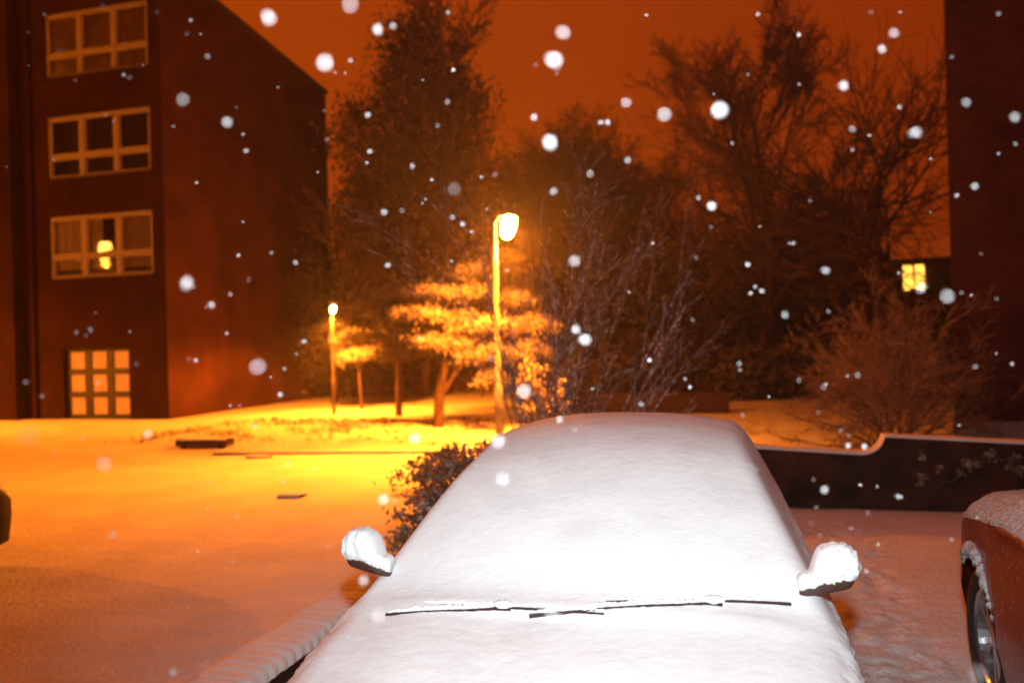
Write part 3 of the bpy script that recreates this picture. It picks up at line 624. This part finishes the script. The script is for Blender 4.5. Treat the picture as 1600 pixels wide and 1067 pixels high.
        def loft(tab, dz_t, dz_b, dh, nz_, sub, seg):
            q = MB(); n_ = len(tab); xs2 = [tab[0][0]+(tab[-1][0]-tab[0][0])*i/sub for i in range(sub+1)]
            tt = [(a[0], a[1]) for a in tab]; tb = [(a[0], a[2]) for a in tab]; tw = [(a[0], a[3]) for a in tab]
            for i, xx in enumerate(xs2):
                zt, zb, hd = slerp(tt, xx, .008)+dz_t, slerp(tb, xx, .008)+dz_b, max(.004, lerp(tw, xx)+dh); zt = max(zt, zb+.01)
                endk = min(1, ((xs2[-1]-xx)/.02+.02))**.5 if xx > xs2[-1]-.02 else 1
                for j in range(seg):
                    a = 2*math.pi*j/seg; ca, sa = math.cos(a), math.sin(a); e = lambda c_: math.copysign(abs(c_)**.8, c_)
                    zz = (zt+zb)/2+(zt-zb)/2*e(sa)*endk; yy = cy+hd*e(ca)*endk; k_ = nz_*(noise.noise(Vector((xx*45, yy*45, zz*45+sx*7)))*.55+noise.noise(Vector((xx*110, yy*110, zz*110)))*.45)
                    q.v.append((sx*(xx+k_*.5), yy+k_*ca, zz+k_*sa))
            for i in range(sub):
                for j in range(seg): a = i*seg+j; b2 = i*seg+(j+1) % seg; q.face((a, b2, b2+seg, a+seg))
            q.face([(sub)*seg+j for j in range(seg)]); q.face([j for j in reversed(range(seg))])
            return q
        tab = [(.71, 1.035, .94, .03), (.74, 1.045, .955, .035), (.768, 1.05, .975, .042), (.778, 1.09, .985, .05), (.792, 1.128, .992, .058), (.83, 1.148, 1.005, .064), (.875, 1.145, 1.02, .062), (.905, 1.128, 1.035, .056), (.925, 1.09, 1.05, .042)]
        tab = [(a-.022*(a > .73), b_+.022, lerp([(.70, 1.005), (.80, 1.025), (.88, 1.045), (.94, 1.075)], a), d_) for a, b_, c_, d_ in tab]
        mo = loft([(a-.016*(a > .9), b_, c_, d_*(1 if a < .89 else .7)) for a, b_, c_, d_ in tab], -.03, -.018, -.008, 0, 30, 20).build('mirror', M['mirror_shell'], t, True)
        q = MB(); gx = sorted((sx*.785, sx*.875)); q.box(gx[0], gx[1], cy+.034, cy+.040, 1.045, 1.10); q.build('mirror_glass', M['chrome'], mo)
        if th_ > .02:
            loft([(a, b_, c_+.002, d_) for a, b_, c_, d_ in tab], .004, .004, .004, .010, 70, 60).build('mirror_snow', M['snow'], mo, True)
    q = MB(); q.box(-.34, .34, .0, .02, .28, .44); q.box(-.42, .42, -.012, .012, .50, .54); q.build('grille', M['plastic'], t)
    q = MB(); q.tube([(.0, 3.22, 1.37), (.0, 3.24, 1.42)], [.018, .010], 8); q.tube([(0, 3.24, 1.42), (.0, 3.28, 1.74)], [.0035, .0022], 6); q.build('aerial', M['plastic'], t)
    # snow lying on the car
    ds = .0125 if th_ > .04 else .02; ns = int(3.95/ds); nx = int(1.70/ds); q = MB(); sv = Vector((seed*7.7, 0, 0)); EX = 3
    for i in range(ns+1):
        s = .01+3.93*i/ns; wd = lerp(Wt, s)*.995
        for j in range(nx+1):
            f = 2*j/nx-1; x = f*wd; z = top(s, x); z_s = (top(min(s+.02, 3.95), x)-z)/.02
            edge = sstep(1.0, .93, abs(f))*sstep(0, .05, s)*sstep(3.95, 3.88, s); hh = th_*(.3+.7*edge) if True else 0
            hh += th_*.16*fbm((x*1.2+seed, s*1.6, 0)) + (.0009*noise.noise(Vector((x*26, s*26, 1))+sv) + .0016*noise.noise(Vector((x*60, s*60, 2))+sv) + .0016*noise.noise(Vector((x*120, s*120, 3))+sv) + .012*sstep(.80, 1, abs(f))*noise.noise(Vector((x*38, s*38, 4))+sv))
            # soft drift filling the cowl at the foot of the windscreen
            hh += .010*math.exp(-((s-1.08)/.10)**2)*sstep(.78, .6, abs(x))
            if patch and not (abs(x) < wd*.86): hh -= patch*(.5+fbm((x*9, s*9, seed)))*sstep(.84, .97, abs(f))
            nrm = Vector((-(top(s, x+.01)-top(s, x-.01))/.02, -z_s, 1)).normalized()
            q.v.append((x+nrm.x*hh*.85, s+nrm.y*hh*.85, z+nrm.z*hh+.0))
    n = nx+1
    for i in range(ns):
        for j in range(nx): a = i*n+j; q.face((a, a+1, a+n+1, a+n))
    # underside skirt so the layer is a solid slab
    rim = [j for j in range(n)] + [i*n+nx for i in range(1, ns+1)] + [ns*n+j for j in range(nx-1, -1, -1)] + [i*n for i in range(ns-1, 0, -1)]
    base = len(q.v)
    for k in rim: x, y, z = q.v[k]; q.v.append((x*.97, y*.995+.004, z-.05))
    m_ = len(rim)
    for k in range(m_): q.face((rim[k], base+k, base+(k+1) % m_, rim[(k+1) % m_]))
    q.build('snow_layer', M['snow'] if th_ > .04 else M['snow_thin'], t, True)
    return t
WC = car('parked_car', 'car facing the camera, bonnet, windscreen and roof buried in smooth white snow', M['paint_silver'], S(-.46, 2.65)+Vector((math.sin(R(14)), math.cos(R(14)), 0))*-1.1+Vector((-math.cos(R(14)), math.sin(R(14)), 0))*.07, -R(14), .05, 1)
SIDE0 = .99; Zc0, Zg0 = Zc, Zg; Zc = [(a, b*(1+.10*sstep(0, .3, a))) for a, b in Zc]; Zg = [(a, b+.09) for a, b in Zg]
RC = car('parked_car', 'dark red car at the right edge with thin grainy snow and a bare alloy wheel', M['paint_red'], S(2.06, 5.27), -YAW+math.pi, .020, 2, .014, 1.95)
RC.scale = (1.12, 1.12, 1.12)
Zc, Zg = Zc0, Zg0; SIDE0 = .90
BC = car('parked_car', 'dark car of which only the nose shows at the left edge', M['paint_black'], S(-6.98, 5.95), -YAW+math.pi, .015, 3, .03, 1.95)
for o, lab in ((WC, 'cars in the car park'), (RC, 'cars in the car park'), (BC, 'cars in the car park')): o['group'] = lab
# snow roll on the red car's wheel arch
rng = random.Random(2); q = MB(); pts = []; rad = []
for i in range(60):
    a = R(28+112*i/59); s_ = AX[0]+.375*math.cos(a); wgt = math.sin(math.pi*i/59)**.6
    pts.append((lerp(Wt, s_)*.992+.004*rng.gauss(0, 1), s_, WR+.378*math.sin(a)+.004*rng.gauss(0, 1))); rad.append((.004+.024*wgt)*rng.uniform(.75, 1.25))
q.tube(pts, rad, 8); q.build('arch_snow', M['snow_thin'], RC, True)

# wipers of the snow-covered car: arm, blade, and the snow lying along them
def sn_top(x, s, lift=0): return Vector((x, s, top(s, x)+.052+lift))
def wiper(piv, ctr, b0, b1, seed):
    rng = random.Random(seed); wp = bpy.data.objects.new('wiper', None); COL.objects.link(wp); wp.parent = WC
    def line(a, b, n, lift, dy=0): return [sn_top(a[0]+(b[0]-a[0])*i/n, a[1]+(b[1]-a[1])*i/n+dy, lift) for i in range(n+1)]
    A = MB(); A.tube(line(piv, ctr, 14, .004), [.0085]*15, 6); c = sn_top(*ctr, 0); A.box(c.x-.028, c.x+.028, c.y-.012, c.y+.012, c.z-.018, c.z+.014); A.build('wiper_arm', M['wiper'], wp)
    B = MB(); B.tube(line(b0, b1, 16, .006), [.006]*17, 6); B.build('wiper_blade', M['wiper'], wp)
    Q = MB()
    for a, b, r_, dz in ((piv, ctr, .010, .013), (b0, b1, .007, .012)):
        n = 60; ps = line(a, b, n, dz, .008); ps = [p+Vector((0, 0, .002*rng.gauss(0, 1))) for p in ps]; Q.tube(ps, [r_*rng.uniform(.8, 1.15)*min(1, .4+3*min(i, n-i)/n) for i in range(n+1)], 8)
    n = len(Q.v)
    for i in range(13):
        ph = math.pi*i/12
        for j in range(16):
            a = 2*math.pi*j/16; k = 1+.10*noise.noise(Vector((math.cos(ph)*3+seed, math.cos(a)*2, math.sin(a)*2))); Q.v.append((c.x+.036*math.cos(ph)*k, c.y+.006+.022*math.sin(ph)*math.cos(a)*k, c.z+.018+.015*math.sin(ph)*math.sin(a)*k))
    for i in range(12):
        for j in range(16): Q.face((n+i*16+j, n+i*16+(j+1) % 16, n+(i+1)*16+(j+1) % 16, n+(i+1)*16+j))
    Q.build('wiper_snow', M['snow'], wp, True)
WP = [((-.14, 1.02), (.44, 1.14), (.10, 1.10), (.68, 1.19), 3), ((-.63, 1.00), (-.235, 1.05), (-.52, 1.06), (.10, 1.045), 4)]
for a in WP: wiper(*a)

# ------------------------------------------------------------------ falling snow: real flakes in the air in front of the camera
BIG = {(419, 28): 'blurred flake over the sky just right of the sloping roof edge of the flats', (547, 8): 'faint large flake cut by the top edge left of the tallest tree', (508, 100): 'big bright flake at the lower end of the sloping roof edge',
 (286, 156): 'dim round flake before the top of the gable wall', (880, 52): 'upper of two big flakes in the sky above the lamp', (864, 94): 'lower and brighter of two big flakes in the sky above the lamp', (859, 223): 'wide double flake high above the street lamp',
 (1038, 179): 'dull round flake left of the brightest flake in the trees', (1125, 173): 'brightest flake, in front of the tall bare tree', (1480, 463): 'dim bluish flake at the left edge of the right-hand building', (819, 612): 'bluish flake just above the left end of the car roof',
 (291, 443): 'bright flake before the gable wall at first-floor height', (404, 573): 'largest flake before the dark end of the gable wall', (43, 680): 'largest pink-white flake at the far left above the snow', (163, 725): 'white flake over the bright snow in front of the flats',
 (590, 963): 'flake against the left corner of the snowy bonnet', (864, 962): 'flake between the two wipers', (1527, 1052): 'large bright flake before the red car wheel', (319, 1042): 'faint flake near the ribbed kerb', (785, 748): 'faint flake over the upper left of the windscreen', (778, 690): 'faint flake over the left edge of the car roof',
 (710, 295): 'ghostly faint flake left above the street lamp', (898, 408): 'greyish flake among the stems of the bare shrub'}
FL = [(419,28,26,.8),(547,8,30,.3),(508,100,30,.9),(286,156,24,.3),(355,192,19,.8),(590,46,17,.8),(614,41,13,.6),(880,52,25,.55),(864,94,29,1),(859,223,26,.8),(834,184,12,.6),(978,160,18,.3),(1038,179,25,.4),(1125,173,27,1.2),
 (1317,134,16,.8),(1378,77,14,.8),(1396,52,18,.35),(1430,207,20,.8),(1331,202,13,.3),(1510,160,17,.5),(1585,184,18,.35),(1523,291,13,.4),(1495,306,8,.6),(1480,463,26,.3),(1440,450,18,.7),(1290,423,14,.8),(1226,492,14,.25),(1112,322,15,.7),
 (981,251,12,.5),(939,192,9,.6),(950,192,9,.6),(865,299,14,.6),(898,408,20,.4),(900,515,15,.9),(914,530,18,1),(819,612,24,.8),(1015,563,8,.4),(291,443,23,.8),(331,477,12,.5),(360,460,7,.4),(404,573,28,.65),(475,533,9,.5),(438,617,9,.5),
 (373,399,8,.4),(462,411,9,.4),(578,237,9,.6),(575,180,10,.5),(644,260,9,.6),(600,332,11,.5),(628,329,6,.4),(606,415,10,.4),(648,685,18,.9),(785,748,24,.6),(778,690,24,.6),(600,780,18,.7),(590,963,26,1),(568,905,18,.8),(864,962,26,1),
 (163,725,26,.8),(43,680,38,.8),(231,678,16,.5),(175,835,14,.6),(271,1051,14,.9),(319,1042,26,.25),(1288,765,14,.5),(1404,775,9,.6),(1527,1052,34,1.2),(1325,696,9,.7),(1350,697,9,.7),(40,597,11,.4),(119,519,10,.3),(141,515,8,.3),(385,236,9,.4),
 (380,210,7,.3),(324,88,11,.4),(306,563,7,.5),(322,480,5,.3),(548,95,9,.3),(710,295,24,.1),(707,340,8,.3),(723,350,9,.4),(1248,55,8,.5),(922,272,14,.2),(1002,631,10,.35),(1078,605,7,.5),(1155,568,11,.3),(1168,413,9,.5),(1180,448,8,.4),
 (1190,455,9,.4),(1173,458,8,.4),(1240,380,8,.4),(1560,240,8,.3),(875,655,12,.5),(1560,22,10,.3),(700,20,8,.3),(1405,168,9,.4),(1290,600,7,.3),(1524,573,8,.4),(1582,569,8,.5),(1340,586,11,.3),(1010,24,8,.3),(1020,380,6,.3)]
rng = random.Random(2024)
for _ in range(150): FL.append((rng.uniform(5, 1595), rng.uniform(5, 900 if rng.random() < .8 else 1060), rng.uniform(4, 8), rng.uniform(.12, .45)))
A_ = 28.8/cam_d.dof.aperture_fstop/1000*1280
flake_me = []
for q_ in range(6):
    rg = random.Random(q_); f = MB()
    for _ in range(5):     # an aggregate of small six-armed plates
        rot = Matrix.Rotation(rg.uniform(0, 3.1), 4, 'X') @ Matrix.Rotation(rg.uniform(0, 3.1), 4, 'Y'); off = Vector((rg.gauss(0, .22), rg.gauss(0, .22), rg.gauss(0, .22))); n = len(f.v)
        for zz in (-.10, .10):
            for i in range(12): rr = .85 if i % 2 == 0 else .42; f.v.append(tuple(rot @ Vector((rr*math.cos(i*math.pi/6), rr*math.sin(i*math.pi/6), zz)) + off))
        f.face([n+i for i in reversed(range(12))]); f.face([n+12+i for i in range(12)])
        for i in range(12): f.face((n+i, n+(i+1) % 12, n+12+(i+1) % 12, n+12+i))
    me = bpy.data.meshes.new('snowflake'); me.from_pydata(f.v, [], f.f); me.materials.append(M['flake']); flake_me.append(me)
for i, (x, y, D, b) in enumerate(FL):
    focus = cam_d.dof.focus_distance; d = 1/(.85*D/A_+1/focus) if D > 8.5 else rng.uniform(1.35, 2.0)
    if 560 < x < 1340 and y > 640: d = min(d, 1.5)
    Lum = 1.4*(2.8/d)**2*.42; s_px = D*min(.8, math.sqrt(b/Lum)*1.25); s_px = max(s_px, 2.2)
    P = cam.matrix_world @ Vector(((x-800)/1280*d, -(y-533.5)/1280*d, -d))
    o = bpy.data.objects.new('snowflake', flake_me[i % 6]); COL.objects.link(o); o.location = P; r_ = s_px*d/1280/2; o.scale = (r_*rng.uniform(.8, 1.25), r_*rng.uniform(.8, 1.1), r_*rng.uniform(.9, 1.5)); o.rotation_euler = (rng.uniform(0, 6), rng.uniform(0, 6), rng.uniform(0, 6))
    lab = BIG.get((x, y)) or ('mid-sized out-of-focus snowflake among the falling snow' if D > 8.5 else 'tiny speck of a snowflake among the falling snow')
    tag(o, lab, 'snowflake', 'snowflakes falling through the flash')

# snow-filled air

hz = bpy.data.materials.new('snowy air'); hz.use_nodes = True; nt = hz.node_tree; nt.nodes.clear(); ho = nt.nodes.new('ShaderNodeOutputMaterial'); hv = nt.nodes.new('ShaderNodeVolumePrincipled')
hv.inputs['Color'].default_value = (.9, .9, .9, 1); hv.inputs['Density'].default_value = .0026; hv.inputs['Anisotropy'].default_value = .78; nt.links.new(hv.outputs[0], ho.inputs['Volume'])
hb = MB(); hb.box(-330, 330, -70, 430, -1.5, 30); hz_o = hb.build('haze', hz); hz_o['kind'] = 'stuff'; tag(hz_o, 'snow-filled night air glowing round the lamps', 'haze')
